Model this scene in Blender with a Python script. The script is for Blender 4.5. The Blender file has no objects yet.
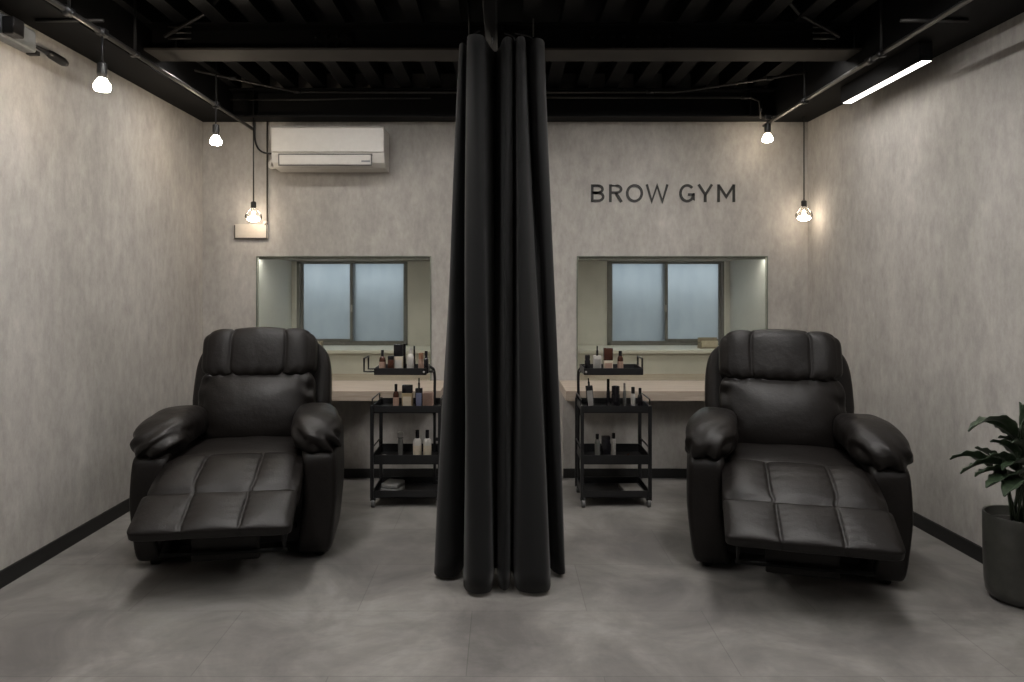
import bpy, bmesh, math, random
from mathutils import Vector, Matrix, noise
random.seed(7)
S = bpy.context.scene
COL = S.collection
PI = math.pi

# ------------------------------------------------------------ camera, world, exposure
cam = bpy.data.objects.new('camera', bpy.data.cameras.new('camera'))
COL.objects.link(cam)
cam.location = (0, 0, 1.3)
cam.rotation_euler = (PI/2, 0, 0)
cam.data.sensor_width = 36
cam.data.lens = 36*683/1024
cam.data.shift_x = 10/1024
cam.data.shift_y = -54/1024
cam.data.clip_start = 0.05
S.camera = cam
S.view_settings.view_transform = 'Standard'
S.view_settings.look = 'None'
S.view_settings.gamma = 1
S.view_settings.use_curve_mapping = False
S.view_settings.exposure = 0.0
W = bpy.data.worlds.new('sky'); S.world = W; W.use_nodes = True
W.node_tree.nodes['Background'].inputs[0].default_value = (0.75, 0.82, 0.93, 1)
W.node_tree.nodes['Background'].inputs[1].default_value = 4.2
LED_POWER = 122.0        # emission of the added overhead lamps, front row
BULB_POWER = 78.0

# ------------------------------------------------------------ materials
def nt(name):
    m = bpy.data.materials.new(name); m.use_nodes = True
    n = m.node_tree.nodes; l = m.node_tree.links
    return m, n, l, n['Principled BSDF']
def noise_node(n, l, scale, vec=(1,1,1), detail=4, rough=.55, coord='obj'):
    if coord == 'pos':
        g = n.new('ShaderNodeNewGeometry'); out = g.outputs['Position']
    else:
        g = n.new('ShaderNodeTexCoord'); out = g.outputs['Object']
    mp = n.new('ShaderNodeMapping'); mp.inputs['Scale'].default_value = vec
    l.new(out, mp.inputs[0])
    t = n.new('ShaderNodeTexNoise'); t.inputs['Scale'].default_value = scale
    t.inputs['Detail'].default_value = detail; t.inputs['Roughness'].default_value = rough
    l.new(mp.outputs[0], t.inputs['Vector'])
    return t
def ramp(n, l, fac, stops):
    r = n.new('ShaderNodeValToRGB'); e = r.color_ramp.elements
    while len(e) < len(stops): e.new(.5)
    for i, (p, c) in enumerate(stops): e[i].position = p; e[i].color = (*c, 1)
    l.new(fac, r.inputs[0]); return r
def mat(name, col, rough=.5, metal=0, var=.12, scale=30, bump=0, bscale=200, spec=.5, coat=0):
    m, n, l, b = nt(name)
    t = noise_node(n, l, scale)
    lo = tuple(c*(1-var) for c in col); hi = tuple(min(1, c*(1+var)) for c in col)
    r = ramp(n, l, t.outputs['Fac'], [(.3, lo), (.7, hi)])
    l.new(r.outputs[0], b.inputs['Base Color'])
    b.inputs['Roughness'].default_value = rough; b.inputs['Metallic'].default_value = metal
    b.inputs['Specular IOR Level'].default_value = spec
    b.inputs['Coat Weight'].default_value = coat
    if bump:
        t2 = noise_node(n, l, bscale); bp = n.new('ShaderNodeBump')
        bp.inputs['Strength'].default_value = bump; bp.inputs['Distance'].default_value = .002
        l.new(t2.outputs['Fac'], bp.inputs['Height']); l.new(bp.outputs[0], b.inputs['Normal'])
    return m
def emis(name, col, s):
    m, n, l, b = nt(name)
    b.inputs['Base Color'].default_value = (*col, 1)
    b.inputs['Emission Color'].default_value = (*col, 1); b.inputs['Emission Strength'].default_value = s
    return m

def plaster():
    m, n, l, b = nt('plaster_wallpaper')
    a = noise_node(n, l, 1.5, (1, 1, .45), 6, .6, 'pos')
    f = noise_node(n, l, 22, (1, 1, .5), 8, .75, 'pos')
    s = noise_node(n, l, 7, (1, 1, .45), 6, .7, 'pos')
    r1 = ramp(n, l, a.outputs['Fac'], [(.32, (.330, .312, .290)), (.55, (.400, .380, .355)), (.72, (.460, .440, .415))])
    r2 = ramp(n, l, f.outputs['Fac'], [(.32, (.84, .84, .84)), (.52, (.99, .99, .99)), (.70, (1.12, 1.12, 1.11))])
    r3 = ramp(n, l, s.outputs['Fac'], [(.3, (.88, .88, .88)), (.7, (1.10, 1.10, 1.10))])
    x = n.new('ShaderNodeMix'); x.data_type = 'RGBA'; x.blend_type = 'MULTIPLY'; x.inputs['Factor'].default_value = 1
    y = n.new('ShaderNodeMix'); y.data_type = 'RGBA'; y.blend_type = 'MULTIPLY'; y.inputs['Factor'].default_value = 1
    l.new(r1.outputs[0], x.inputs[6]); l.new(r2.outputs[0], x.inputs[7])
    l.new(x.outputs[2], y.inputs[6]); l.new(r3.outputs[0], y.inputs[7])
    l.new(y.outputs[2], b.inputs['Base Color'])
    b.inputs['Roughness'].default_value = .82; b.inputs['Specular IOR Level'].default_value = .25
    bp = n.new('ShaderNodeBump'); bp.inputs['Strength'].default_value = .35; bp.inputs['Distance'].default_value = .004
    l.new(f.outputs['Fac'], bp.inputs['Height']); l.new(bp.outputs[0], b.inputs['Normal'])
    return m
def floor_mat():
    m, n, l, b = nt('concrete_tile')
    g = n.new('ShaderNodeNewGeometry')
    mp = n.new('ShaderNodeMapping'); mp.inputs['Location'].default_value = (.12, .02, 0)
    l.new(g.outputs['Position'], mp.inputs[0])
    br = n.new('ShaderNodeTexBrick'); br.inputs['Scale'].default_value = 1
    br.inputs['Brick Width'].default_value = .92; br.inputs['Row Height'].default_value = .46
    br.inputs['Mortar Size'].default_value = .0018; br.inputs['Mortar Smooth'].default_value = .1
    br.inputs['Color1'].default_value = (.93, .93, .93, 1); br.inputs['Color2'].default_value = (1.05, 1.05, 1.05, 1)
    br.inputs['Mortar'].default_value = (.72, .72, .72, 1)
    l.new(mp.outputs[0], br.inputs['Vector'])
    a = noise_node(n, l, 2.2, (1, 1, 1), 7, .62, 'pos'); a.inputs['Distortion'].default_value = .6
    f = noise_node(n, l, 9, (1, 2.4, 1), 7, .7, 'pos'); f.inputs['Distortion'].default_value = 1.2
    r1 = ramp(n, l, a.outputs['Fac'], [(.34, (.118, .112, .107)), (.5, (.178, .169, .160)), (.66, (.248, .238, .226))])
    r2 = ramp(n, l, f.outputs['Fac'], [(.3, (.84, .84, .85)), (.5, (1, 1, 1)), (.7, (1.12, 1.12, 1.10))])
    x = n.new('ShaderNodeMix'); x.data_type = 'RGBA'; x.blend_type = 'MULTIPLY'; x.inputs['Factor'].default_value = 1
    y = n.new('ShaderNodeMix'); y.data_type = 'RGBA'; y.blend_type = 'MULTIPLY'; y.inputs['Factor'].default_value = 1
    l.new(r1.outputs[0], x.inputs[6]); l.new(r2.outputs[0], x.inputs[7])
    l.new(x.outputs[2], y.inputs[6]); l.new(br.outputs['Color'], y.inputs[7])
    l.new(y.outputs[2], b.inputs['Base Color'])
    rr = ramp(n, l, f.outputs['Fac'], [(.3, (.42,)*3), (.7, (.58,)*3)])
    l.new(rr.outputs[0], b.inputs['Roughness']); b.inputs['Specular IOR Level'].default_value = .4
    return m
def leather():
    m, n, l, b = nt('black_leather')
    t = noise_node(n, l, 6, detail=5)
    r = ramp(n, l, t.outputs['Fac'], [(.3, (.0048, .0038, .0034)), (.7, (.0082, .0066, .0060))])
    l.new(r.outputs[0], b.inputs['Base Color'])
    b.inputs['Roughness'].default_value = .42; b.inputs['Specular IOR Level'].default_value = .27
    v = n.new('ShaderNodeTexVoronoi'); v.inputs['Scale'].default_value = 320
    g = n.new('ShaderNodeTexCoord'); l.new(g.outputs['Object'], v.inputs['Vector'])
    c = noise_node(n, l, 14, detail=4, rough=.6)
    bp = n.new('ShaderNodeBump'); bp.inputs['Strength'].default_value = .25; bp.inputs['Distance'].default_value = .001
    b2 = n.new('ShaderNodeBump'); b2.inputs['Strength'].default_value = .35; b2.inputs['Distance'].default_value = .012
    l.new(v.outputs['Distance'], bp.inputs['Height']); l.new(c.outputs['Fac'], b2.inputs['Height'])
    l.new(b2.outputs[0], bp.inputs['Normal']); l.new(bp.outputs[0], b.inputs['Normal'])
    return m
def wood():
    m, n, l, b = nt('pale_oak')
    t = noise_node(n, l, 3, (1, 14, 14), 6, .65, 'pos'); t.inputs['Distortion'].default_value = .8
    r = ramp(n, l, t.outputs['Fac'], [(.3, (.36, .295, .235)), (.55, (.46, .385, .315)), (.75, (.54, .465, .39))])
    l.new(r.outputs[0], b.inputs['Base Color']); b.inputs['Roughness'].default_value = .5
    return m
def fabric(name, col):
    m, n, l, b = nt(name)
    t = noise_node(n, l, 5, (1, 1, .2)); r = ramp(n, l, t.outputs['Fac'], [(.3, tuple(c*.88 for c in col)), (.7, tuple(c*1.1 for c in col))])
    l.new(r.outputs[0], b.inputs['Base Color'])
    b.inputs['Specular IOR Level'].default_value = .2; b.inputs['Roughness'].default_value = .75; b.inputs['Sheen Weight'].default_value = .12
    w = noise_node(n, l, 500); bp = n.new('ShaderNodeBump'); bp.inputs['Strength'].default_value = .15; bp.inputs['Distance'].default_value = .001
    l.new(w.outputs['Fac'], bp.inputs['Height']); l.new(bp.outputs[0], b.inputs['Normal'])
    return m
def clear(name, tint, gloss=.08, rough=.0):
    """thin glass: lets light straight through, with a fresnel sheen"""
    m, n, l, b = nt(name); n.remove(b)
    t = n.new('ShaderNodeBsdfTransparent'); t.inputs[0].default_value = (*tint, 1)
    g = n.new('ShaderNodeBsdfGlossy'); g.inputs['Roughness'].default_value = rough
    f = n.new('ShaderNodeFresnel'); f.inputs[0].default_value = 1.0 + gloss*6
    mx = n.new('ShaderNodeMixShader'); l.new(f.outputs[0], mx.inputs[0]); l.new(t.outputs[0], mx.inputs[1]); l.new(g.outputs[0], mx.inputs[2])
    l.new(mx.outputs[0], n['Material Output'].inputs[0])
    return m
def frosted():
    m, n, l, b = nt('frosted_glass'); n.remove(b)
    r = n.new('ShaderNodeBsdfRefraction'); r.inputs['Roughness'].default_value = .62; r.inputs['IOR'].default_value = 1.25
    r.inputs['Color'].default_value = (.86, .90, .92, 1)
    t = n.new('ShaderNodeBsdfTranslucent'); t.inputs[0].default_value = (.92, .93, .92, 1)
    nn = noise_node(n, l, 130, (1, 1, 1), 3); nn2 = noise_node(n, l, 12, (1, 1, .4), 3)
    bp = n.new('ShaderNodeBump'); bp.inputs['Strength'].default_value = .5; bp.inputs['Distance'].default_value = .002
    l.new(nn.outputs['Fac'], bp.inputs['Height']); l.new(bp.outputs[0], r.inputs['Normal'])
    rr = ramp(n, l, nn2.outputs['Fac'], [(.3, (.29, .315, .335)), (.7, (.35, .37, .385))]); l.new(rr.outputs[0], r.inputs['Color'])
    mx = n.new('ShaderNodeMixShader'); mx.inputs[0].default_value = .22
    l.new(r.outputs[0], mx.inputs[1]); l.new(t.outputs[0], mx.inputs[2]); l.new(mx.outputs[0], n['Material Output'].inputs[0])
    return m
def leafmat():
    m, n, l, b = nt('glossy_leaf')
    t = noise_node(n, l, 35, detail=3); r = ramp(n, l, t.outputs['Fac'], [(.3, (.018, .030, .017)), (.7, (.045, .068, .038))])
    l.new(r.outputs[0], b.inputs['Base Color']); b.inputs['Roughness'].default_value = .38
    return m

M = dict(
    plaster=plaster(), floor=floor_mat(), leather=leather(), wood=wood(),
    curtain=fabric('charcoal_curtain_fabric', (.0072, .0072, .0076)),
    black=mat('black_paint', (.0032, .0032, .0036), .7, spec=.15), deck=mat('black_deck', (.004, .004, .0045), .75, spec=.2),
    beam=mat('beam_paint', (.005, .005, .0055), .6, scale=8, spec=.15), flange=mat('lighter_grey_flange', (.045, .041, .037), .7, scale=5, spec=.2),
    base=mat('black_baseboard', (.006, .006, .006), .5),
    pipe=mat('dark_steel_pipe', (.06, .058, .056), .38, .7), metal=mat('black_powder_coat', (.010, .010, .011), .42),
    knuckle=mat('dark_rubber', (.004, .004, .004), .7, spec=.2), caster=mat('grey_caster_wheel', (.10, .10, .10), .5),
    frame=mat('grey_aluminium', (.17, .165, .155), .5, .1), white=mat('white_paint', (.60, .60, .57), .6, var=.03, bump=.1),
    ac=mat('cream_plastic', (.50, .485, .455), .42, var=.03), acdark=mat('shadow_gap_plastic', (.10, .095, .09), .6),
    greycover=mat('grey_plastic', (.17, .18, .19), .5), plate=mat('pale_cover_plate', (.50, .46, .41), .5, var=.05),
    sign=mat('black_lettering', (.012, .011, .010), .5), sill=mat('white_sill', (.66, .65, .60), .5, var=.03),
    frosted=frosted(), mirror=clear('green_tinted_glass', (.93, .935, .895), .05), mirror_edge=mat('glass_edge', (.10, .13, .10), .3),
    globe=clear('clear_bulb_glass', (.985, .98, .96), .025, .02),
    bulb=emis('warm_bulb', (1, .84, .64), BULB_POWER), led=emis('added_overhead_diffuser', (1, .965, .93), LED_POWER), bulb_soft=emis('soft_warm_bulb', (1, .84, .64), 40.0), led_beam=emis('added_beam_diffuser', (1, .955, .90), 72.0), led_rear=emis('added_rear_diffuser', (1, .965, .93), 56.0), strip=emis('added_strip_light', (1, .97, .92), 24.0), led_dim=emis('dim_white_diffuser', (1, .95, .88), 9.0),  # all but the bulbs and dim diffuser serve added, unseen lamps
    filament=emis('warm_filament', (1, .84, .66), 24.0),
    pale=mat('brightened_alcove_plaster', (.58, .565, .525), .8, var=.06, scale=6), leaf=leafmat(), stem=mat('dark_stem', (.02, .03, .015), .5), soil=mat('dark_soil', (.012, .010, .008), .9, bump=.8, bscale=60),  # alcove plaster made paler than the room's to stand in for light
    pot=mat('grey_glazed_pot', (.048, .048, .042), .40, var=.35, scale=14),
    fence=mat('grey_block_wall', (.19, .21, .21), .8), pave=mat('pale_concrete_outside', (.42, .42, .40), .8),
    amber=mat('amber_bottle', (.055, .020, .012), .2), dark=mat('black_bottle', (.010, .009, .011), .25), cream=mat('cream_label', (.50, .44, .34), .5),
    gold=mat('tan_label', (.32, .25, .14), .5), whiteb=mat('white_bottle', (.46, .44, .41), .35), pinkb=mat('peach_label', (.36, .24, .19), .5),
    clearb=mat('smoked_bottle', (.16, .16, .15), .2), blue=mat('blue_label', (.12, .13, .20), .4), silver=mat('silver_case', (.36, .35, .33), .35, .4),
    towel=mat('grey_towel', (.22, .22, .21), .9, bump=.8, bscale=120), tan=mat('tan_box', (.27, .23, .17), .7), copper=mat('copper', (.40, .22, .14), .35, .6),
)

# ------------------------------------------------------------ mesh helpers
def box(bm, x0, x1, y0, y1, z0, z1, bev=0, mtx=None):
    r = bmesh.ops.create_cube(bm, size=1)
    vs = r['verts']
    for v in vs:
        v.co = Vector(((x0+x1)/2+v.co.x*(x1-x0), (y0+y1)/2+v.co.y*(y1-y0), (z0+z1)/2+v.co.z*(z1-z0)))
    if bev:
        es = list({e for v in vs for e in v.link_edges})
        rb = bmesh.ops.bevel(bm, geom=es, offset=bev, segments=2, profile=.5, affect='EDGES')
        vs = list({v for v in rb['verts']} | {v for v in vs if v.is_valid})
    if mtx is not None:
        for v in vs: v.co = mtx @ v.co
def prism(bm, pts, z0, z1):
    a = [bm.verts.new((x, y, z0)) for x, y in pts]; b = [bm.verts.new((x, y, z1)) for x, y in pts]
    n = len(pts); bm.faces.new(a[::-1]); bm.faces.new(b)
    for i in range(n): bm.faces.new((a[i], a[(i+1) % n], b[(i+1) % n], b[i]))
def lathe(bm, prof, c=(0, 0, 0), seg=24, mtx=None):
    rings = []
    for r, z in prof:
        ring = []
        for k in range(seg):
            a = 2*PI*k/seg; p = Vector((r*math.cos(a), r*math.sin(a), z))
            if mtx is not None: p = mtx @ p
            ring.append(bm.verts.new(p+Vector(c)))
        rings.append(ring)
    for i in range(len(rings)-1):
        for k in range(seg):
            bm.faces.new((rings[i][k], rings[i][(k+1) % seg], rings[i+1][(k+1) % seg], rings[i+1][k]))
    bm.faces.new(rings[0][::-1]); bm.faces.new(rings[-1])
def tube(bm, pts, r, seg=10):
    pts = [Vector(p) for p in pts]; rings = []
    up = None
    for i, p in enumerate(pts):
        t = (pts[min(i+1, len(pts)-1)]-pts[max(i-1, 0)]).normalized()
        if up is None:
            up = Vector((0, 0, 1)) if abs(t.z) < .9 else Vector((1, 0, 0))
        u = t.cross(up).normalized(); w = u.cross(t).normalized(); up = w
        rr = r[i] if isinstance(r, (list, tuple)) else r
        rings.append([bm.verts.new(p+(u*math.cos(2*PI*k/seg)+w*math.sin(2*PI*k/seg))*rr) for k in range(seg)])
    for i in range(len(rings)-1):
        for k in range(seg):
            bm.faces.new((rings[i][k], rings[i][(k+1) % seg], rings[i+1][(k+1) % seg], rings[i+1][k]))
    bm.faces.new(rings[0][::-1]); bm.faces.new(rings[-1])
def smoothpath(pts, n=8):
    """catmull-rom"""
    P = [Vector(p) for p in pts]; P = [2*P[0]-P[1]]+P+[2*P[-1]-P[-2]]; out = []
    for i in range(1, len(P)-2):
        for k in range(n):
            t = k/n; a, b, c, d = P[i-1:i+3]
            out.append(.5*((2*b)+(c-a)*t+(2*a-5*b+4*c-d)*t*t+(3*b-a-3*c+d)*t**3))
    out.append(P[-2]); return out
def sph(bm, c, r, sc=(1, 1, 1), seg=20):
    res = bmesh.ops.create_uvsphere(bm, u_segments=seg, v_segments=seg//2, radius=r)
    for v in res['verts']: v.co = Vector((v.co.x*sc[0]+c[0], v.co.y*sc[1]+c[1], v.co.z*sc[2]+c[2]))
def pad(bm, h, n, k=5, fn=None, off=(0, 0, 0)):
    """rounded cushion: superellipsoid box with half sizes h, n cells per axis; fn(a,b,c,pos)->pos"""
    nx, ny, nz = n; vd = {}
    def vert(i, j, m):
        key = (i, j, m)
        if key in vd: return vd[key]
        a, b, c = 2*i/nx-1, 2*j/ny-1, 2*m/nz-1
        q = (abs(a)**k+abs(b)**k+abs(c)**k)**(1/k)
        p = Vector((a/q*h[0], b/q*h[1], c/q*h[2]))
        if fn: p = fn(a, b, c, p)
        vd[key] = bm.verts.new(p+Vector(off)); return vd[key]
    def f(*ks):
        bm.faces.new([vert(*q) for q in ks])
    for i in range(nx):
        for j in range(ny):
            f((i, j, 0), (i, j+1, 0), (i+1, j+1, 0), (i+1, j, 0)); f((i, j, nz), (i+1, j, nz), (i+1, j+1, nz), (i, j+1, nz))
    for i in range(nx):
        for m in range(nz):
            f((i, 0, m), (i+1, 0, m), (i+1, 0, m+1), (i, 0, m+1)); f((i, ny, m), (i, ny, m+1), (i+1, ny, m+1), (i+1, ny, m))
    for j in range(ny):
        for m in range(nz):
            f((0, j, m), (0, j, m+1), (0, j+1, m+1), (0, j+1, m)); f((nx, j, m), (nx, j+1, m), (nx, j+1, m+1), (nx, j, m+1))
def B(): return bmesh.new()
def obj(name, bm, m, parent=None, smooth=False, loc=None, label=None):
    bmesh.ops.recalc_face_normals(bm, faces=bm.faces)
    me = bpy.data.meshes.new(name); bm.to_mesh(me); bm.free()
    ms = m if isinstance(m, (list, tuple)) else [m]
    for q in ms: me.materials.append(M[q] if isinstance(q, str) else q)
    if smooth:
        for p in me.polygons: p.use_smooth = True
        if smooth == 'auto':
            me.set_sharp_from_angle(angle=math.radians(38))
    o = bpy.data.objects.new(name, me); COL.objects.link(o)
    if parent: o.parent = parent
    if loc: o.location = loc
    if label: o['label'] = label
    return o
def thing(name, label, cat, loc=(0, 0, 0), rz=0, group=None):
    o = bpy.data.objects.new(name, None); COL.objects.link(o); o.empty_display_size = .05
    o.location = loc; o.rotation_euler = (0, 0, rz); return tag(o, label, cat, group)
def tag(o, label, cat, group=None):
    o['label'] = label; o['category'] = cat
    if group: o['group'] = group
    return o
def struct(name, bm, m, parent=None, smooth=False):
    o = obj(name, bm, m, parent, smooth)
    if not parent: o['kind'] = 'structure'
    return o

# ------------------------------------------------------------ room shell
XL, YB, ZC = -2.171, 4.96, 2.498          # left wall, back wall, wall top
XR0, XR1 = 2.222, 2.275                   # right wall at back / near the plant
def xr(y): return XR0+(XR1-XR0)*(YB-y)/2.01
YF = -2.2                                  # wall behind the camera
b = B(); box(b, -2.5, 2.7, YF-.1, 4.96, -.1, 0); struct('floor', b, 'floor')
b = B(); box(b, XL-.1, XL, YF, YB, 0, 3.0); struct('wall_left', b, 'plaster')
b = B(); prism(b, [(xr(YB), YB), (xr(YF), YF), (xr(YF)+.1, YF), (xr(YB)+.1, YB)], 0, 3.0); struct('wall_right', b, 'plaster')
b = B(); box(b, XL-.1, xr(YF)+.1, YF-.1, YF, 0, 3.0); struct('wall_front', b, 'plaster')
ALC = [(-1.779, -.516), (.545, 1.924)]     # alcove openings
ZT, ZB_ = 1.518, .557
b = B()
xs = [XL-.1, ALC[0][0], ALC[0][1], ALC[1][0], ALC[1][1], XR0+.12]
box(b, xs[0], xs[5], YB, 5.75, ZT, 3.0); box(b, xs[0], xs[5], YB, 5.75, 0, ZB_)
for i in (0, 2, 4): box(b, xs[i], xs[i+1], YB, 5.75, ZB_, ZT)
struct('wall_back', b, 'plaster')
WIN = [(-1.726, -.795), (.885, 1.868)]
WZ = (.81, 1.515)
b = B()
xs = [XL-.1, WIN[0][0], WIN[0][1], WIN[1][0], WIN[1][1], XR0+.12]
box(b, xs[0], xs[5], 5.75, 5.86, WZ[1], 3.0); box(b, xs[0], xs[5], 5.75, 5.86, 0, WZ[0])
for i in (0, 2, 4): box(b, xs[i], xs[i+1], 5.75, 5.86, *WZ)
struct('wall_rear', b, 'pale')
# knee walls and sills under the windows, pale reveal boards
t = 0
for i, (a, c) in enumerate(ALC):
    b = B(); box(b, a, c, 5.33, 5.75, ZB_, .783); struct('wall_under_window_%s' % 'ab'[i], b, 'pale')
    b = B(); box(b, a+.001, c-.001, 5.30, 5.748, .783, .81, .003); t += 1; struct('trim_%d' % t, b, 'sill')
    b = B()
    box(b, a, a+.008, YB+.012, 5.33, .622, ZT); box(b, a, a+.008, 5.33, 5.749, .81, ZT); box(b, c-.008, c, YB+.012, 5.33, .622, ZT); box(b, c-.008, c, 5.33, 5.749, .81, ZT)
    t += 1; struct('trim_%d' % t, b, 'white')
# lower service walls under the counters
CX = [(-1.86, -.40), (.417, 2.0)]
for i, (a, c) in enumerate(CX):
    b = B(); box(b, a, c, 4.66, YB, 0, .555); struct('wall_under_counter_%s' % 'ab'[i], b, 'plaster')
# baseboards
b = B(); box(b, XL, XL+.012, YF, YB, 0, .072); struct('baseboard_left', b, 'base')
b = B(); prism(b, [(xr(YB)-.012, YB), (xr(YF)-.012, YF), (xr(YF), YF), (xr(YB), YB)], 0, .072); struct('baseboard_right', b, 'base')
b = B()
for a, c in CX: box(b, a, c, 4.648, 4.66, 0, .062)
box(b, XL, CX[0][0], YB-.012, YB, 0, .07); box(b, CX[0][1], CX[1][0], YB-.012, YB, 0, .07); box(b, CX[1][1], XR0, YB-.012, YB, 0, .07)
struct('baseboard_back', b, 'base')
b = B(); box(b, XL, xr(YF), YF, YF+.012, 0, .07); struct('baseboard_front', b, 'base')

# ceiling: black corrugated deck with joists running to the back
b = B(); box(b, XL-.1, 2.5, YF-.1, 5.0, 2.85, 2.95)
x = -2.15
while x < 2.3:
    box(b, x, x+.05, YF, YB, 2.72, 2.85); box(b, x-.02, x+.07, YF, YB, 2.715, 2.727)
    x += .207
struct('ceiling', b, 'deck')
# black fascia boards closing the top of the side walls
b = B(); box(b, XL, XL+.25, YF, YB, ZC, 2.85); struct('trim_5', b, 'black')
b = B(); prism(b, [(1.93, YB), (1.97, YF), (xr(YF), YF), (xr(YB), YB)], ZC, 2.85); struct('trim_6', b, 'black')

def h_beam(name, y0, y1, z0, z1, label, low='flange', bolts=False):
    x0, x1 = -1.92, 1.93
    t = thing(name, label, 'beam', (0, (y0+y1)/2, z0))
    ym = (y0+y1)/2
    o = lambda y: y-ym
    b = B(); box(b, x0, x1, -.006, .006, .012, z1-z0-.012); box(b, x0, x1, o(y0), o(y1), z1-z0-.012, z1-z0)
    for xx in (-1.75, 0, 1.75): box(b, xx-.005, xx+.005, o(y0)+.005, o(y1)-.005, .012, z1-z0-.012)
    obj('web', b, 'beam', t)
    b = B(); box(b, x0, x1, o(y0), o(y1), 0, .012); obj('bottom_flange', b, low, t, label='lighter grey underside' if low == 'flange' else None)  # bottom flange can be a lighter grey than the web
    if bolts:
        for cx in bolts:
            b = B(); box(b, cx-.115, cx+.115, o(y0)+.072, -.006, .025, z1-z0-.025, .002); obj('splice_plate', b, 'black', t)
            for i in range(4):
                for j in range(2):
                    b = B(); mt = Matrix.Rotation(PI/2, 4, 'X')
                    lathe(b, [(.012, 0), (.012, .012), (.007, .013), (.007, .02)], (cx-.085+i*.057, o(y0)+.072, .05+j*.05), 6, mt)
                    obj('bolt', b, 'beam', t)
    return t
h_beam('steel_beam', 3.66, 3.845, 2.57, 2.72, 'black steel H beam crossing the ceiling with a lighter underside', bolts=(-.93, .58, .83))
h_beam('steel_beam', 4.80, 4.955, ZC, 2.70, 'black steel beam running along the top of the back wall', low='beam')

# ------------------------------------------------------------ counters, mirror stand-ins, windows
for i, (a, c) in enumerate(CX):
    oa, oc = ALC[i]; side = ('left', 'right')[i]
    t = thing('counter', 'pale oak counter below the %s mirror, running behind the %s recliner' % (side, side), 'counter', ((a+c)/2, 4.7, ZB_))
    m = (a+c)/2
    b = B(); box(b, a-m, c-m, -.25, .254, 0, .065, .002); box(b, oa+.002-m, oc-.002-m, .254, .63, .001, .0648)
    obj('worktop', b, 'wood', t)
    for xx in (a+.12, c-.06):
        b = B(); box(b, xx-m-.01, xx-m+.01, -.18, -.041, -.012, 0); box(b, xx-m-.01, xx-m+.01, -.052, -.041, -.13, 0); obj('bracket', b, 'metal', t)
for i, (a, c) in enumerate(ALC):  # see-through tinted glass over a windowed recess, standing in for a mirror
    side = ('left', 'right')[i]
    t = thing('mirror_stand_in', 'frameless green-tinted clear glass standing in for a mirror above the %s counter, frosted sliding window in the recess behind' % side, 'mirror', ((a+c)/2, 4.953, .622), group=None)
    w = (c-a)/2+.002
    b = B(); box(b, -w+.004, w-.004, -.003, .003, 0, .898); obj('recess_glass', b, 'mirror', t)
    b = B()
    box(b, -w, -w+.004, -.004, .004, 0, .902); box(b, w-.004, w, -.004, .004, 0, .902); box(b, -w+.004, w-.004, -.004, .004, .898, .902)
    obj('edge', b, 'mirror_edge', t, label='dark polished glass edge')
for i, (a, c) in enumerate(ALC):  # hidden strips added to brighten the recesses
    t = thing('recess_fill_light', 'added fill light hidden behind the top edge of the %s mirror' % ('left', 'right')[i], 'added strip light', ((a+c)/2, 4.985, 1.506)); w = (c-a)/2-.012
    b = B(); box(b, -w, w, -.022, -.018, -.006, .0115); box(b, -w, w, -.018, .016, .006, .0115); obj('profile', b, 'frame', t)
    b = B(); box(b, -w+.01, w-.01, -.012, .012, .001, .0058); obj('diffuser', b, 'strip', t)
for i, (a, c) in enumerate(WIN):
    t = bpy.data.objects.new('window_%d' % (i+1), None); COL.objects.link(t); t.location = ((a+c)/2, 5.76, WZ[0]); t['kind'] = 'structure'
    w = (c-a)/2; h = WZ[1]-WZ[0]
    b = B()
    for s in ((-w, -w+.024, 0, h), (w-.014, w, 0, h), (-w, w, h-.010, h), (-w, w, 0, .018)):
        box(b, s[0], s[1], -.02, .07, s[2], s[3])
    obj('window_frame', b, 'frame', t)
    for sx in (-1, 1):
        front = (sx == 1) if i == 0 else (sx == -1)
        y = .0 if front else .034
        x0, x1 = (-w+.020, .020) if sx == -1 else (-.020, w-.010)
        b = B(); z0, z1 = (.004 if front else .018), h-.008
        fr = .024
        for s in ((x0, x0+fr, z0, z1), (x1-fr, x1, z0, z1), (x0+fr, x1-fr, z1-.012, z1), (x0+fr, x1-fr, z0, z0+.032)):
            box(b, s[0], s[1], y-.012, y+.012, s[2], s[3])
        sash = obj('sash', b, 'frame', t)
        b = B(); box(b, x0+fr-.004, x1-fr+.004, y-.002, y+.002, z0+.03, z1-.010); obj('pane', b, 'frosted', sash)
    b = B(); box(b, -.012, .006, -.026, -.012, .28, .34, .003); obj('latch', b, 'silver', t)
    b = B(); e = -w-.006 if i == 0 else w+.006; box(b, e-.006, e+.006, -.022, -.008, .06 if i else .30, h); obj('track_strip', b, 'sill', t)
# outside: pavement and an invented wall, its two tones shaping the panes' light gradient
b = B(); box(b, -6, 6, 5.9, 16, -.1, 0); struct('ground_outside', b, 'pave')
b = B(); box(b, -6, 6, 7.3, 7.45, 0, .85); struct('wall_outside_added_base', b, 'pave')
b = B(); box(b, -6, 6, 7.3, 7.42, .85, 1.24); struct('wall_outside_added', b, 'fence')

# small items on the window sills
t = thing('card_holder', 'small pale card holder standing on the window sill at the right mirror', 'card holder', (1.655, 5.47, .81), .1)
b = B(); box(b, -.08, .08, -.035, .035, 0, .012, .002); box(b, -.08, .08, .02, .028, .012, .085, .002); box(b, -.08, -.07, -.035, .03, .012, .05); obj('holder', b, 'tan', t)
b = B(); box(b, -.062, .072, -.012, -.006, .013, .06); obj('card', b, 'cream', t)
b = B(); box(b, -.03, .035, -.04, .04, 0, .055, .006); o = obj('wooden_block', b, 'tan', loc=(-1.475, 5.47, .81)); tag(o, 'small tan wooden block on the sill beside the left recliner headrest', 'block')

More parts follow.
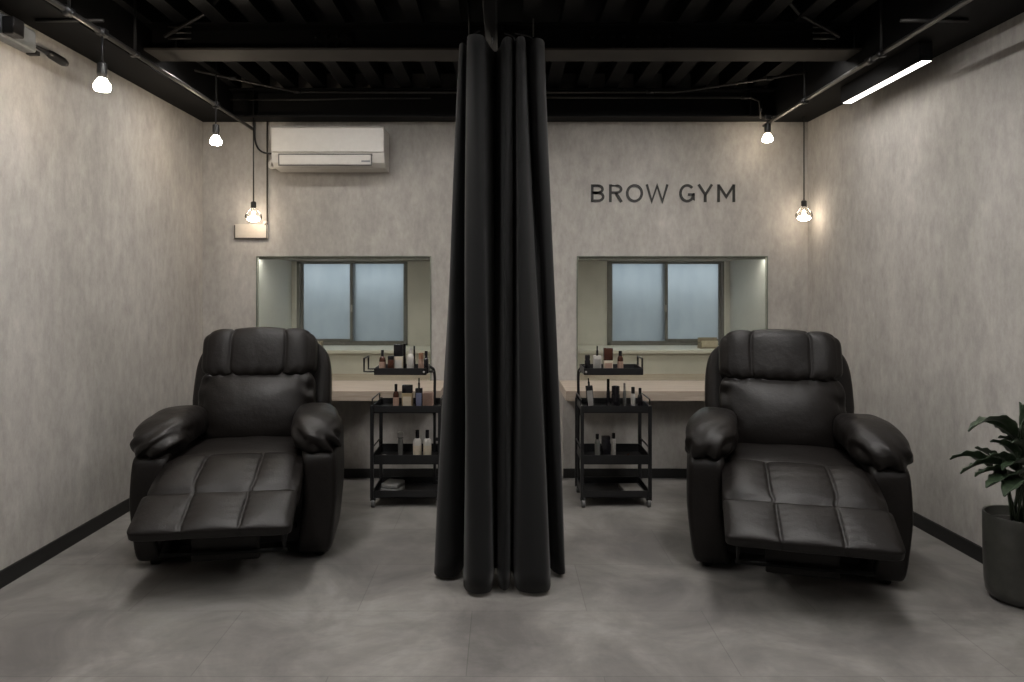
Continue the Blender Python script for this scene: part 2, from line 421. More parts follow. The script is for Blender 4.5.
# ------------------------------------------------------------ wall sign, stroke letters
SW = .0190
def stroke(bm, pts, closed=False, w=SW, d=.006):
    pts = [Vector(p) for p in pts]; n = len(pts); L = []; R = []
    for i, p in enumerate(pts):
        if closed: a, c = pts[(i-1) % n], pts[(i+1) % n]
        else: a, c = pts[max(i-1, 0)], pts[min(i+1, n-1)]
        d1 = (p-a).normalized() if (p-a).length > 1e-9 else (c-p).normalized()
        d2 = (c-p).normalized() if (c-p).length > 1e-9 else d1
        tn = (d1+d2).normalized(); nn = Vector((-tn.y, tn.x)); k = max(.45, nn.dot(Vector((-d1.y, d1.x))))
        L.append(p+nn*w/2/k); R.append(p-nn*w/2/k)
    rng = n if closed else n-1
    V = [[bm.verts.new((q.x, y, q.y)) for q in arr] for arr in (L, R) for y in (0, -d)]
    Lb, Lf, Rb, Rf = V
    for i in range(rng):
        j = (i+1) % n
        for q in ((Lf[i], Lf[j], Rf[j], Rf[i]), (Lb[i], Rb[i], Rb[j], Lb[j]), (Lf[i], Lb[i], Lb[j], Lf[j]), (Rf[i], Rf[j], Rb[j], Rb[i])): bm.faces.new(q)
    if not closed:
        bm.faces.new((Lf[0], Rf[0], Rb[0], Lb[0])); bm.faces.new((Lf[-1], Lb[-1], Rb[-1], Rf[-1]))
def arc(cx, cy, rx, ry, a0, a1, n=18):
    return [(cx+rx*math.cos(math.radians(a0+(a1-a0)*i/n)), cy+ry*math.sin(math.radians(a0+(a1-a0)*i/n))) for i in range(n+1)]
sign = thing('wall_sign', 'black wall lettering reading BROW GYM above the right mirror', 'sign', ((590.9-502)*.00726, YB-.001, 1.916))
U = .00726; H = .1285; h2 = SW/2
def letter(ch, X0, X1):
    w = (X1-X0)*U; b = B(); t_, m_, lo = H-h2, H*.53, h2
    if ch in 'BR':
        stroke(b, [(h2, 0), (h2, H)])
        r = (t_-m_)/2
        stroke(b, [(h2, t_), (w*.55, t_)]+arc(w*(.52), m_+r, w*.36, r, 90, -90, 14)+[(w*.5, m_), (h2, m_)])
        if ch == 'B':
            r = (m_-lo)/2; stroke(b, [(h2, m_), (w*.5, m_)]+arc(w*.55, lo+r, w*.38, r, 90, -90, 14)+[(w*.5, lo), (h2, lo)])
        else: stroke(b, [(w*.50, m_), (w-h2*.9, 0)])
    if ch == 'O': stroke(b, arc(w/2, H/2, w/2-h2, H/2-h2+.002, 0, 360, 40)[:-1], True)
    if ch == 'W': stroke(b, [(h2*.9, H), (w*.27, h2*.6), (w*.5, H*.93), (w*.73, h2*.6), (w-h2*.9, H)], w=SW*.9)
    if ch == 'G': stroke(b, arc(w*.53, H/2, w*.50-h2, H/2-h2+.002, 42, 325, 34)+[(w-h2, lo+H*.14), (w-h2, H*.5)]); 
    if ch == 'G': stroke(b, [(w*.58, H*.5-h2), (w-h2*.2, H*.5-h2)])
    if ch == 'Y': stroke(b, [(h2*.9, H), (w/2, H*.42), (w-h2*.9, H)], w=SW*.95); stroke(b, [(w/2, H*.45), (w/2, 0)])
    if ch == 'M': stroke(b, [(h2, 0), (h2, H)]); stroke(b, [(w-h2, 0), (w-h2, H)]); stroke(b, [(h2, H*.96), (w/2, H*.30), (w-h2, H*.96)], w=SW*.95)
    obj('letter_'+ch.lower(), b, 'sign', sign, loc=((X0-590.9)*U, 0, 0))
for ch, a, c in (('B', 590.9, 604), ('R', 609, 622.7), ('O', 625.8, 643), ('W', 645.5, 668.5), ('G', 678.6, 694.6), ('Y', 697.3, 713), ('M', 717.2, 735)): letter(ch, a, c)

# ------------------------------------------------------------ air conditioner
t = thing('air_conditioner', 'cream wall-mounted air conditioner at the top of the back wall', 'air conditioner', (-1.212, YB, 2.132))
def loftx(bm, prof, x0, x1):
    a = [bm.verts.new((x0, y, z)) for y, z in prof]; c = [bm.verts.new((x1, y, z)) for y, z in prof]; n = len(prof)
    bm.faces.new(a); bm.faces.new(c[::-1])
    for i in range(n): bm.faces.new((a[i], c[i], c[(i+1) % n], a[(i+1) % n]))
prof = [(0, 0), (0, .278), (-.19, .278), (-.205, .268), (-.212, .12), (-.206, .108), (-.205, .09), (-.19, .035), (-.15, .008)]
b = B(); loftx(b, prof, -.392, .392); obj('casing', b, 'ac', t)
b = B(); loftx(b, [(-.200, .10), (-.218, .113), (-.220, .273), (-.205, .285), (-.195, .278)], -.389, .389); obj('front_panel', b, 'ac', t)
b = B(); box(b, -.345, .31, -.210, -.155, .082, .096); obj('air_slot', b, 'acdark', t)
b = B(); loftx(b, [(-.204, .022), (-.211, .086), (-.216, .084), (-.210, .022)], -.335, .298); obj('louvre', b, 'ac', t)
b = B(); box(b, .235, .295, -.2165, -.212, .036, .048); obj('badge', b, 'greycover', t)
b = B(); box(b, -.343, -.337, -.2155, -.2, .018, .09); box(b, .300, .306, -.2155, -.2, .018, .09); box(b, -.343, .306, -.2145, -.2, .012, .019); obj('louvre_gap', b, 'acdark', t)
b = B(); box(b, -.389, .389, -.2205, -.216, .108, .113); obj('trim_line', b, 'whiteb', t)
b = B(); tube(b, smoothpath([(-.40, -.05, .085), (-.43, -.05, .083), (-.455, -.05, .06), (-.45, -.05, .03), (-.405, -.05, .03)]), .012); obj('drain_hose', b, 'ac', t, 'auto')
b = B(); tube(b, smoothpath([(-1.785, 4.93, 2.66), (-1.785, 4.93, 2.45), (-1.782, 4.93, 2.36), (-1.760, 4.93, 2.30), (-1.71, 4.93, 2.268), (-1.612, 4.93, 2.262)]), .0065)
tag(obj('power_cable', b, 'metal', None, True), 'black cable curving from the ceiling into the left end of the air conditioner', 'cable')
b = B(); tube(b, [(-1.70, 4.945, 2.62), (-1.70, 4.945, 1.75)], .0055)
tag(obj('wall_conduit', b, 'flange', None, True), 'thin grey vertical wire pipe on the back wall above the cover plate', 'conduit')
t = thing('cover_plate', 'small pale rectangular cover plate on the back wall behind the left pendant bulb', 'cover plate', (-1.817, YB, 1.65))
b = B(); box(b, -.122, .122, -.022, 0, 0, .105, .004); obj('plate', b, 'plate', t)
b = B(); box(b, -.118, -.112, -.024, -.02, .004, .10); box(b, .112, .118, -.024, -.02, .004, .10); box(b, -.118, .118, -.024, -.02, 0, .006); obj('rim', b, 'pipe', t)
b = B(); sph(b, (.105, -.02, .115), .017); obj('connector', b, 'plate', t, True)

# ------------------------------------------------------------ curtain
def curtain():
    pts = [(-.20, 3.34), (-.27, 3.22), (-.305, 3.10), (-.292, 3.035), (-.245, 3.01), (-.200, 3.035), (-.178, 3.12), (-.174, 3.2), (-.168, 3.10), (-.166, 2.95), (-.145, 2.878), (-.098, 2.852), (-.052, 2.874), (-.036, 2.95), (-.034, 3.06),
           (-.028, 3.12), (-.020, 3.04), (-.014, 2.93), (.008, 2.888), (.030, 2.915), (.038, 3.0), (.043, 3.08), (.050, 3.02), (.056, 2.93), (.078, 2.878), (.135, 2.858), (.192, 2.880), (.210, 2.95), (.208, 3.07), (.216, 3.12), (.235, 3.07), (.262, 3.045), (.284, 3.07), (.280, 3.18), (.25, 3.30)]
    top = [(-.14, 3.30), (-.175, 3.20), (-.190, 3.07), (-.186, 3.02), (-.172, 3.005), (-.160, 3.03), (-.157, 3.08), (-.155, 3.12), (-.154, 3.05), (-.152, 2.96), (-.142, 2.915), (-.115, 2.90), (-.082, 2.92), (-.068, 2.98), (-.050, 3.06),
           (-.030, 3.12), (-.010, 3.06), (.002, 2.97), (.020, 2.93), (.042, 2.95), (.050, 3.02), (.053, 3.06), (.058, 2.99), (.066, 2.94), (.084, 2.925), (.098, 2.95), (.108, 3.04), (.115, 3.06), (.125, 2.98), (.145, 2.945), (.172, 2.96), (.186, 3.0), (.190, 3.05), (.192, 3.14), (.17, 3.26)]
    pb = smoothpath([(x, y, 0) for x, y in pts], 7); pt = smoothpath([(x, y, 0) for x, y in top], 7)
    b = B(); rows = 30; n = len(pb); z0, z1 = .018, 2.375; grid = []
    for k in range(rows+1):
        f = k/rows; z = z0+(z1-z0)*f; g = f**1.0
        row = []
        for i in range(n):
            p = pb[i].lerp(pt[i], g)
            w = .006*math.sin(i*.31+f*5)*(f*(1-f)*4)
            row.append(b.verts.new((p.x+w, p.y+w*.5, z)))
        grid.append(row)
    for k in range(rows):
        for i in range(n-1): b.faces.new((grid[k][i], grid[k][i+1], grid[k+1][i+1], grid[k+1][i]))
    return b
t = thing('curtain', 'tall charcoal floor-length divider curtain gathered between the two recliners', 'curtain', (0, 0, 0))
o = obj('cloth', curtain(), 'curtain', t, True)
md = o.modifiers.new('thick', 'SOLIDIFY'); md.thickness = .004
for x, y in ((-.15, 2.93), (-.05, 3.0), (.06, 2.96), (.15, 2.96)):
    b = B(); tube(b, smoothpath([(x, y, 2.36), (x*.8, y, 2.385), (x*.5-.02, y, 2.40)], 4), .003, 6); obj('hook', b, 'metal', t)
t = thing('curtain_rail', 'black ceiling rail carrying the charcoal curtain', 'curtain rail', (-.05, 3.5, 2.40))
b = B(); box(b, -.025, .025, -1.8, 1.25, 0, .03, .003); obj('rail', b, 'metal', t)
b = B(); box(b, .026, .030, -1.8, .3, .002, .028); obj('rail_edge', b, 'pipe', t)
b = B(); box(b, -.02, .02, .17, .20, .03, .17); obj('hanger', b, 'metal', t)
b = B(); box(b, -.02, .02, 1.2, 1.23, .03, .3); obj('hanger', b, 'metal', t)
for x in (-.175, .165):
    b = B(); tube(b, [(x, 3.60, 2.86), (x, 3.60, 2.62)], .004, 8)
    tag(obj('threaded_rod', b, 'pipe', None, True), 'thin steel rod hanging from the ceiling just %s of the curtain top' % ('left' if x < 0 else 'right'), 'rod')

# ------------------------------------------------------------ recliners
def fbm(p, f): return noise.noise(Vector(p)*f)
def crease(a, b, amp, seams, p, seed):
    """small puckers running away from the seams"""
    s = 0
    for x0 in seams:
        d = abs(a-x0); s += math.exp(-d/.10)*math.sin(b*19+seed+3*fbm(p, 9))*amp
    return s
def quilt(seams, depth, puff, seed=0, amp=.003, edge=True):
    """vertical-seam quilting on the c=+1 side (top)"""
    def f(a, b, c, p):
        g = sum(math.exp(-((a-x0)/.014)**2) for x0 in seams)
        edges = [-1]+list(seams)+[1]; bulge = 0
        for i in range(len(edges)-1):
            if edges[i] <= a <= edges[i+1]:
                u = (a-edges[i])/(edges[i+1]-edges[i]); bulge = (math.sin(PI*u))**.55
        k = max(0, c)
        p = Vector(p)
        p.z += k*(bulge*puff*(1-abs(b)**3)-g*depth)+k*crease(a, b, amp, seams, p, seed)
        p += Vector((0, -1, 0))*0
        p.z += .004*fbm(p+Vector((seed, 0, 0)), 7)
        if b < -.5: p.y += g*depth*.8*min(1, (-b-.5)*2)
        return p
    return f
def recliner(label, loc, rz, seed):
    t = thing('recliner', label, 'recliner', loc, rz, None)
    L = 'leather'
    # local frame: x across, y=-.35 is the front of the side panels, +y the back
    # footrest pad
    q = quilt((-.36, .36), .006, .014, seed, .0018)
    def foot(a, b, c, p):
        p = q(a, b, c, p)
        r = Matrix.Rotation(math.radians(27), 4, 'X')
        return r @ p
    bm = B(); pad(bm, (.322, .112, .025), (100, 24, 8), 14, foot, (0, -.646, .338)); obj('footrest', bm, L, t, True)
    # front roll of the seat
    q2 = quilt((-.40, .40), .007, .017, seed+2, .0022)
    def roll(a, b, c, p):
        p = q2(a, b, c, p)
        if b < 0: p.y -= .022*(1-c*c)*(-b)
        y = p.y; s = (y+.15)/.30
        p.z -= .100*(1-max(0, min(1, s)))**1.5
        p.x *= 1-.04*s
        return p
    bm = B(); pad(bm, (.325, .150, .062), (100, 26, 8), 6.5, roll, (0, -.405, .448)); obj('seat_front', bm, L, t, True)
    def seat(a, b, c, p):
        p = Vector(p); p.z += max(0, c)*.018*(1-abs(a)**2.5)*(1-abs(b)**4)+.004*fbm(p+Vector((seed, 1, 0)), 8)
        return p
    bm = B(); pad(bm, (.315, .27, .085), (40, 30, 6), 6, seat, (0, -.06, .418)); obj('seat', bm, L, t, True)
    # backrest
    tilt = Matrix.Rotation(math.radians(-17), 4, 'X')
    def on_back(p, dy=0): return tilt @ p
    def shell(a, b, c, p):
        p = Vector(p); p.x *= 1-.05*max(0, c)**2
        p.x *= 1-.10*max(0, -c)
        return on_back(p)
    bm = B(); pad(bm, (.372, .085, .345), (30, 12, 30), 5.5, shell, (0, .335, .66)); obj('back_shell', bm, L, t, True)
    def lumbar(a, b, c, p):
        p = Vector(p)
        if b < 0: p.y -= -b*.055*(1-abs(a)**2.5)*(1-abs(c+.15)**2.2 if abs(c+.15) < 1 else 0)
        d = min(1-abs(a), 1)
        if b < 0:
            p.y += .009*math.exp(-(1-abs(a))/.16)*math.sin(c*13+seed+4*fbm(p, 8)) + .004*math.exp(-(1-c)/.18)*math.sin(a*22+seed)
        p.y += .005*fbm(p+Vector((seed, 0, 4)), 6)
        return on_back(p)
    bm = B(); pad(bm, (.302, .070, .205), (44, 14, 36), 6, lumbar, (0, .175, .645)); obj('back_cushion', bm, L, t, True)
    def head(a, b, c, p):
        p = Vector(p); g = sum(math.exp(-((a-x0)/.018)**2) for x0 in (-.48, .48))
        edges = (-1, -.48, .48, 1); bulge = 0
        for i in range(3):
            if edges[i] <= a <= edges[i+1]: bulge = math.sin(PI*(a-edges[i])/(edges[i+1]-edges[i]))**.55
        k = 1-max(0, b)
        out = bulge*.010-g*.006
        r = Vector((0, p.y, p.z)); r = r.normalized() if r.length > 1e-6 else Vector((0, -1, 0))
        p += r*out*k
        if b < 0: p.y += .004*math.exp(-(1+c)/.2)*math.sin(a*26+seed)
        p.z += .014*(1-a*a)*max(0, c)
        p.y += .004*fbm(p+Vector((seed, 5, 4)), 7)
        return on_back(p)
    bm = B(); pad(bm, (.300, .095, .125), (100, 18, 24), 6.0, head, (0, .272, .920)); obj('headrest', bm, L, t, True)
    # side panels and arm pillows
    for s in (-1, 1):
        def panel(a, b, c, p):
            p = Vector(p); u = (c+1)/2
            p.x += s*.008*math.sin(PI*u)
            p.y += .05*max(0, u-.55)**1.5 if b < 0 else -.10*u*0
            p.z -= .03*max(0, -b)*max(0, c)
            p.x -= s*.02*max(0, -c)
            if b > 0: p.x -= s*.03*b
            return p
        bm = B(); pad(bm, (.083, .385, .27), (12, 40, 28), 11, panel, (s*.378, .035, .292)); sp = obj('side_panel', bm, L, t, True)
        pts = []
        for k in range(20):
            f = k/19; pts.append((s*(.378+.060*math.cos(PI*(1-f))*1.0), -.352+.002, .10+0))
        def pil(a, b, c, p, s=s):
            p = Vector(p); v = (p.y+.25)/.5          # 0 front .. 1 back
            wgt = 1-.25*v
            p.x *= wgt*1.0; p.z *= 1-.12*v
            p.x -= s*.060*v
            p.z += .035*math.sin(PI*min(1, max(0, v*.8+.1)))-.030*(1-v)**2
            p.z -= .10*max(0, s*p.x)**1.0*.9
            front = math.exp(-((v-.05)/.20)**2)
            n_ = Vector((p.x, -.05*(1-v), p.z)).normalized() if Vector((p.x, 0, p.z)).length > 1e-6 else Vector((0, -1, 0))
            wr = math.sin(70*p.x*s+55*p.z+34*p.y+seed*2+5*fbm(p+Vector((s, seed, 0)), 6))
            lowk = 1 if c < .1 else max(.12, 1-(c-.1)*1.6)
            p += n_*(.0125*front*wr*lowk*(.3+abs(fbm(p+Vector((seed, 3, 0)), 7))*2.2))
            p += n_*.006*fbm(p+Vector((seed+s, 2, 1)), 9)
            p.y -= .02*math.exp(-((a*a+c*c))/.4)*(b < 0)
            return p
        bm = B(); pad(bm, (.132, .255, .092), (60, 64, 44), 3.0, pil, (s*.372, -.080, .582)); obj('arm_pillow', bm, L, t, True)
        for yy in (-.25, .33):
            bm = B(); lathe(bm, [(.022, 0), (.024, .006), (.018, .02), (.018, .04)], (s*.375, yy, 0), 16); obj('foot', bm, 'knuckle', t, 'auto')
    # back of the body, under-seat frame and linkage
    bm = B(); pad(bm, (.30, .05, .20), (14, 6, 10), 6, None, (0, .33, .26)); obj('rear_panel', bm, L, t, True)
    bm = B(); box(bm, -.30, .30, -.22, -.19, .06, .36, .006); obj('front_panel', bm, L, t)
    bm = B(); box(bm, -.145, .145, -.50, -.47, .085, .30, .008); box(bm, -.13, .13, -.47, -.22, .20, .22); obj('centre_flap', bm, L, t)
    for s in (-1, 1):
        bm = B()
        for (y0, z0), (y1, z1) in ((( -.24, .14), (-.50, .30)), ((-.24, .30), (-.55, .16)), ((-.55, .16), (-.66, .32)), ((-.50, .30), (-.60, .30))):
            d = Vector((0, y1-y0, z1-z0)); ln = d.length; an = math.atan2(z1-z0, y1-y0)
            mt = Matrix.Translation((s*.262, y0, z0)) @ Matrix.Rotation(an, 4, 'X')
            box(bm, -.004, .004, -.01, ln+.01, -.013, .013, 0, mt)
        obj('linkage', bm, 'knuckle', t)
    bm = B(); tube(bm, [(-.27, -.52, .13), (.27, -.52, .13)], .009); obj('cross_bar', bm, 'knuckle', t, True)
    bm = B(); box(bm, -.30, .30, -.20, .30, .05, .08); obj('base_frame', bm, 'metal', t)
    return t
def place(label, fx, fy, deg, seed):
    a = math.radians(deg)      # facing turned towards the room centre; fx, fy is the middle of the front of the base
    c = Vector((fx, fy)) + Matrix.Rotation(a, 2) @ Vector((0, .35))
    return recliner(label, (c.x, c.y, 0), a, seed)
place('black leather recliner with raised footrest in front of the left mirror', -1.250, 3.18, 8, 1.3)
place('black leather recliner with raised footrest in front of the right mirror, below the lettering', 1.300, 3.01, -15, 4.1)

# ------------------------------------------------------------ trolleys
TZ = dict(top=.556, mid=.253, low=.055)
def trolley(label, cx, s, polex, t0, t1, hx):
    """s=+1: swing arm on the right-hand side"""
    t = thing('trolley', label, 'trolley', (cx, 4.18, 0)); w, d = .200, .15
    for nm, z in TZ.items():
        b = B(); hh = .042 if nm != 'mid' else .055
        box(b, -w, w, -d, d, z, z+.005)
        for q in ((-w, w, -d, -d+.005), (-w, w, d-.005, d), (-w, -w+.005, -d, d), (w-.005, w, -d, d)): box(b, q[0], q[1], q[2], q[3], z, z+hh)
        obj('tray', b, 'metal', t)
        for sx in (-1, 1):
            if nm == 'low': continue
            b = B(); x = sx*(w+.004); hz = z+hh+.035
            tube(b, smoothpath([(x, -d+.03, z+.02), (x, -d+.03, hz-.01), (x, -d+.045, hz), (x, d-.045, hz), (x, d-.03, hz-.01), (x, d-.03, z+.02)], 4), .0045, 8)
            obj('side_rail', b, 'pipe' if nm == 'top' else 'metal', t, True)
    for sx in (-1, 1):
        for sy in (-1, 1):
            b = B(); box(b, sx*w-.010, sx*w+.010, sy*d-.010, sy*d+.010, .055, .600, .002); obj('post', b, 'metal', t)
            c = B(); mt = Matrix.Rotation(PI/2, 4, 'Y')
            lathe(c, [(.016, -.011), (.024, -.009), (.024, .009), (.016, .011)], (sx*(w-.006), sy*(d-.005), .024), 20, mt); wl = obj('caster', c, 'caster', t, 'auto')
            c = B(); box(c, sx*(w-.006)-.016, sx*(w-.006)+.016, sy*(d-.005)-.012, sy*(d-.005)+.018, .040, .056, .002); obj('caster_fork', c, 'metal', wl)
    # swing arm and its upper tray
    px = polex-cx
    b = B(); tube(b, smoothpath([(px, .13, .02), (px, .13, .30), (px, .13, .60), (px, .13, .74), (px-s*.012, .11, .79), (px-s*.05, .08, .805)], 6), .009); obj('swing_arm', b, 'metal', t, True)
    for zz in (.06, .33):
        b = B(); box(b, min(px, s*w), max(px, s*w), .122, .138, zz, zz+.02); obj('arm_clamp', b, 'metal', t)
    a0, a1 = t0-cx, t1-cx; z = .778
    u = B(); box(u, a0, a1, -.13, .10, z, z+.005)
    for q in ((a0, a1, -.13, -.125), (a0, a1, .095, .10), (a0, a0+.005, -.13, .10), (a1-.005, a1, -.13, .10)): box(u, q[0], q[1], q[2], q[3], z, z+.040)
    ut = obj('upper_tray', u, 'metal', t)
    b = B(); x = hx-cx; e = a0 if s > 0 else a1; e -= s*.004
    tube(b, [(e, .075, z+.012), (x, .075, z+.012), (x, .075, z+.090), (x, -.06, z+.090), (x, -.06, z+.012), (e, -.06, z+.012)], .0062, 8); obj('handle', b, 'metal', ut)
    inner = a1 if s > 0 else a0
    b = B(); sph(b, (inner-s*.012, -.132, z+.018), .007); obj('pivot_screw', b, 'silver', ut, True)
    b = B(); box(b, min(inner-s*.02, px), max(inner-s*.02, px), .05, .10, z-.008, z-.001); obj('arm_bracket', b, 'metal', t)
trolley('black metal trolley left of the curtain, beside the left recliner', -.567, 1, -.425, -.759, -.451, -.832)
trolley('black metal trolley right of the curtain, beside the right recliner', .673, -1, .482, .486, .838, .846)

# items standing on the trolleys ------------------------------------------------
def W_(X, D): return (X-502)*D/683
UZ = .783; TP = .561; MD = .258; LO = .060
def bottle(X, D, zf, wpx, Ytop, label, body='dark', cap='dark', lab=None, shape='round', capf=.28, kind='bottle', neck=.45, lean=0, cat=None, group=None):
    s = D/683; r = wpx*s/2; H = (287+(1.3-zf)/s-Ytop)*s
    t = thing(kind, label, cat or kind.replace('_', ' '), (W_(X, D), D, zf+.0005)); t.rotation_euler = (0, lean, 0)
    if group: t['group'] = group
    hb = H*(1-capf)
    b = B()
    if shape == 'round': lathe(b, [(r*.9, 0), (r, r*.15), (r, hb*.80), (r*.85, hb*.92), (r*neck, hb)], seg=20)
    else: box(b, -r, r, -r*.7, r*.7, 0, hb, r*.12)
    obj('body', b, body, t, 'auto')
    if capf:
        b = B()
        if shape == 'round': lathe(b, [(r*neck, hb), (r*neck, H*.99), (r*neck*.8, H)], seg=16)
        elif shape == 'box': box(b, -r*.98, r*.98, -r*.68, r*.68, hb, H, r*.1)
        else: lathe(b, [(r*.3, hb), (r*.3, hb+(H-hb)*.5), (r*.2, hb+(H-hb)*.55), (r*.2, H)], seg=12)
        obj('cap' if shape == 'round' else 'lid' if shape == 'box' else 'pump', b, cap, t, 'auto')
    if lab:
        b = B()
        if shape == 'round': lathe(b, [(r*1.02, hb*.2), (r*1.02, hb*.68)], seg=20)
        else: box(b, -r*.8, r*.8, -r*.72, -r*.69, hb*.15, hb*.8)
        obj('label_band', b, lab, t, 'auto')
    return t
# left trolley, upper tray
bottle(382.5, 4.12, UZ, 6.5, 350, 'amber bottle with a peach label, leftmost on the upper tray of the left trolley', 'amber', 'dark', 'pinkb')
bottle(391, 4.10, UZ, 6, 356, 'short dark jar beside the amber bottle on the left upper tray', 'amber', 'dark', None, 'box', .2, 'jar')
bottle(398.5, 4.13, UZ, 9, 344.5, 'square white-labelled bottle with a broad black pump on the left upper tray', 'cream', 'dark', 'whiteb', 'box', .42, 'pump_bottle', cat='bottle')
bottle(404.5, 4.16, UZ, 3, 344, 'slim dark mascara tube behind the broad black pump on the left upper tray', 'dark', 'dark', None, 'round', .4, 'mascara_tube', neck=.8)
bottle(410.5, 4.11, UZ, 7, 348, 'round white bottle on the left upper tray', 'whiteb', 'whiteb', None, 'round', .22)
bottle(414.3, 4.15, UZ, 2.2, 346, 'thin black brush standing right of the white bottle on the left upper tray', 'dark', 'dark', None, 'round', .5, 'brush', neck=.8)
bottle(421.0, 4.13, UZ, 5.5, 353, 'small copper and peach cosmetic jar on the left upper tray', 'pinkb', 'copper', None, 'round', .3, 'jar', neck=.9)
bottle(426.2, 4.09, UZ, 4.6, 351, 'black bottle, rightmost on the upper tray of the left trolley', 'dark', 'dark', None, 'round', .3, neck=.6)
# left trolley, top tray
bottle(396, 4.12, TP, 6, 384, 'slim brown bottle with a pale label on the top shelf of the left trolley', 'amber', 'dark', 'pinkb', neck=.5)
bottle(407.5, 4.13, TP, 10.5, 385, 'square cream and black box on the top shelf of the left trolley', 'gold', 'dark', 'cream', 'box', .32, 'cosmetic_box', cat='box')
bottle(419, 4.10, TP, 7, 378, 'tall dark bottle with a blue label on the top shelf of the left trolley', 'dark', 'dark', 'blue', 'flat', .32)
b = B(); box(b, -.036, .036, -.03, .03, 0, .085, .003); tag(obj('cosmetic_box', b, 'pinkb', loc=(W_(427.5, 4.24), 4.24, TP+.0005)), 'pale peach box at the right end of the left trolley top shelf', 'box')
# left trolley, middle tray
bottle(417.3, 4.13, MD, 8.5, 430, 'cream bottle with black cap, left one of the pair on the left middle tray', 'whiteb', 'dark', 'cream')
bottle(427.3, 4.13, MD, 8.0, 430, 'cream bottle with black cap, right one of the pair on the left middle tray', 'whiteb', 'dark', 'cream')
bottle(400.5, 4.2, MD, 5, 432, 'grey tube with a wide cap at the back of the left middle tray', 'clearb', 'silver', None, 'round', .2, 'tube', neck=1.3)
b = B(); tube(b, smoothpath([(-.03, 0, .012), (0, .01, .02), (.035, -.005, .012)], 4), .009); tag(obj('eyelash_curler', b, 'silver', None, True, (W_(384, 4.12), 4.12, MD+.001)), 'small metal tool lying at the left end of the left middle tray', 'tool')
# left bottom tray: folded towel
t = thing('folded_towel', 'folded grey towel on the bottom tray of the left trolley', 'towel', (-.665, 4.16, LO+.002), -.25)
def soft(a, b_, c, p):
    p = Vector(p); p.z += .003*fbm(p, 20); return p
for k, zz in enumerate((.014, .040)):
    b = B(); pad(b, (.060-.003*k, .065, .0135), (16, 16, 6), 7, soft, (.002*k, 0, zz)); obj('fold', b, 'towel', t, True)
# right trolley, upper tray
bottle(587.5, 4.15, UZ, 5.5, 355, 'small black tin at the left end of the right trolley upper tray', 'dark', 'dark', None, 'round', .2, 'tin', neck=.95)
bottle(597.2, 4.12, UZ, 7.4, 346, 'white bottle with a black dropper on the right upper tray', 'whiteb', 'dark', 'silver', 'flat', .36)
bottle(608.0, 4.12, UZ, 9, 348, 'amber jar with a copper band on the right upper tray', 'cream', 'amber', 'pinkb', 'box', .5, 'jar')
bottle(620.3, 4.12, UZ, 5.8, 351, 'brown bottle with a peach label, rightmost on the right upper tray', 'amber', 'dark', 'pinkb', 'round', .22, neck=.6)
# right trolley, top tray
bottle(590.8, 4.12, TP+.004, 6.8, 378, 'black bottle leaning at the left end of the right trolley top shelf', 'dark', 'dark', 'silver', 'flat', .25, lean=-.08)
t = thing('dish', 'round pale dish under the black tubes on the right trolley top shelf', 'dish', (W_(611, 4.12), 4.12, TP+.0005))
b = B(); lathe(b, [(.035, 0), (.052, .010), (.054, .014), (.050, .014), (.034, .005)], seg=28); obj('bowl', b, 'whiteb', t, 'auto')
bottle(608.2, 4.13, TP+.006, 3.6, 379, 'slim black tube standing in the pale dish, left of the wide jar', 'dark', 'dark', None, 'round', .35, 'tube', neck=.8)
bottle(615.6, 4.11, TP+.006, 8.4, 386, 'wide black jar standing in the pale dish', 'dark', 'dark', None, 'round', .25, 'jar', neck=.95)
bottle(624.5, 4.15, TP, 3.6, 383, 'thin clear vial right of the pale dish', 'clearb', 'silver', None, 'round', .3, 'vial', neck=.6)
bottle(633, 4.14, TP, 4.6, 387, 'white cosmetic tube near the right rail of the right top shelf', 'whiteb', 'dark', None, 'round', .3, 'tube', neck=.8)
bottle(640, 4.14, TP, 5, 388, 'small black bottle at the right end of the right top shelf', 'dark', 'dark', None, 'round', .3, neck=.6)
# right trolley, middle tray
bottle(597.3, 4.12, MD, 5.4, 434, 'smoky clear bottle at the left of the right middle tray', 'clearb', 'dark', None, 'round', .2, neck=.6)
bottle(605.8, 4.14, MD, 8.4, 436, 'black square box between two bottles on the right middle tray', 'dark', 'dark', None, 'box', .2, 'cosmetic_box', cat='box')
bottle(613.6, 4.17, MD, 4.6, 433, 'white bottle with a dark cap on the right middle tray', 'whiteb', 'dark', None, 'round', .22, neck=.7)
b = B(); box(b, -.034, .034, -.02, .02, 0, .014, .003); box(b, -.012, .0, -.008, .004, .014, .026, .002); tag(obj('compact', b, 'amber', loc=(W_(629, 4.16), 4.16, MD+.001)), 'flat brown compact at the right of the right middle tray', 'compact')
t = thing('tablet_case', 'flat silver case on the bottom tray of the right trolley', 'case', (.785, 4.15, LO+.001), .08)
b = B(); box(b, -.058, .058, -.085, .085, 0, .022, .004); obj('case_body', b, 'silver', t)
b = B(); box(b, -.0585, .0585, -.0855, .0855, .011, .0125); obj('seam', b, 'acdark', t)

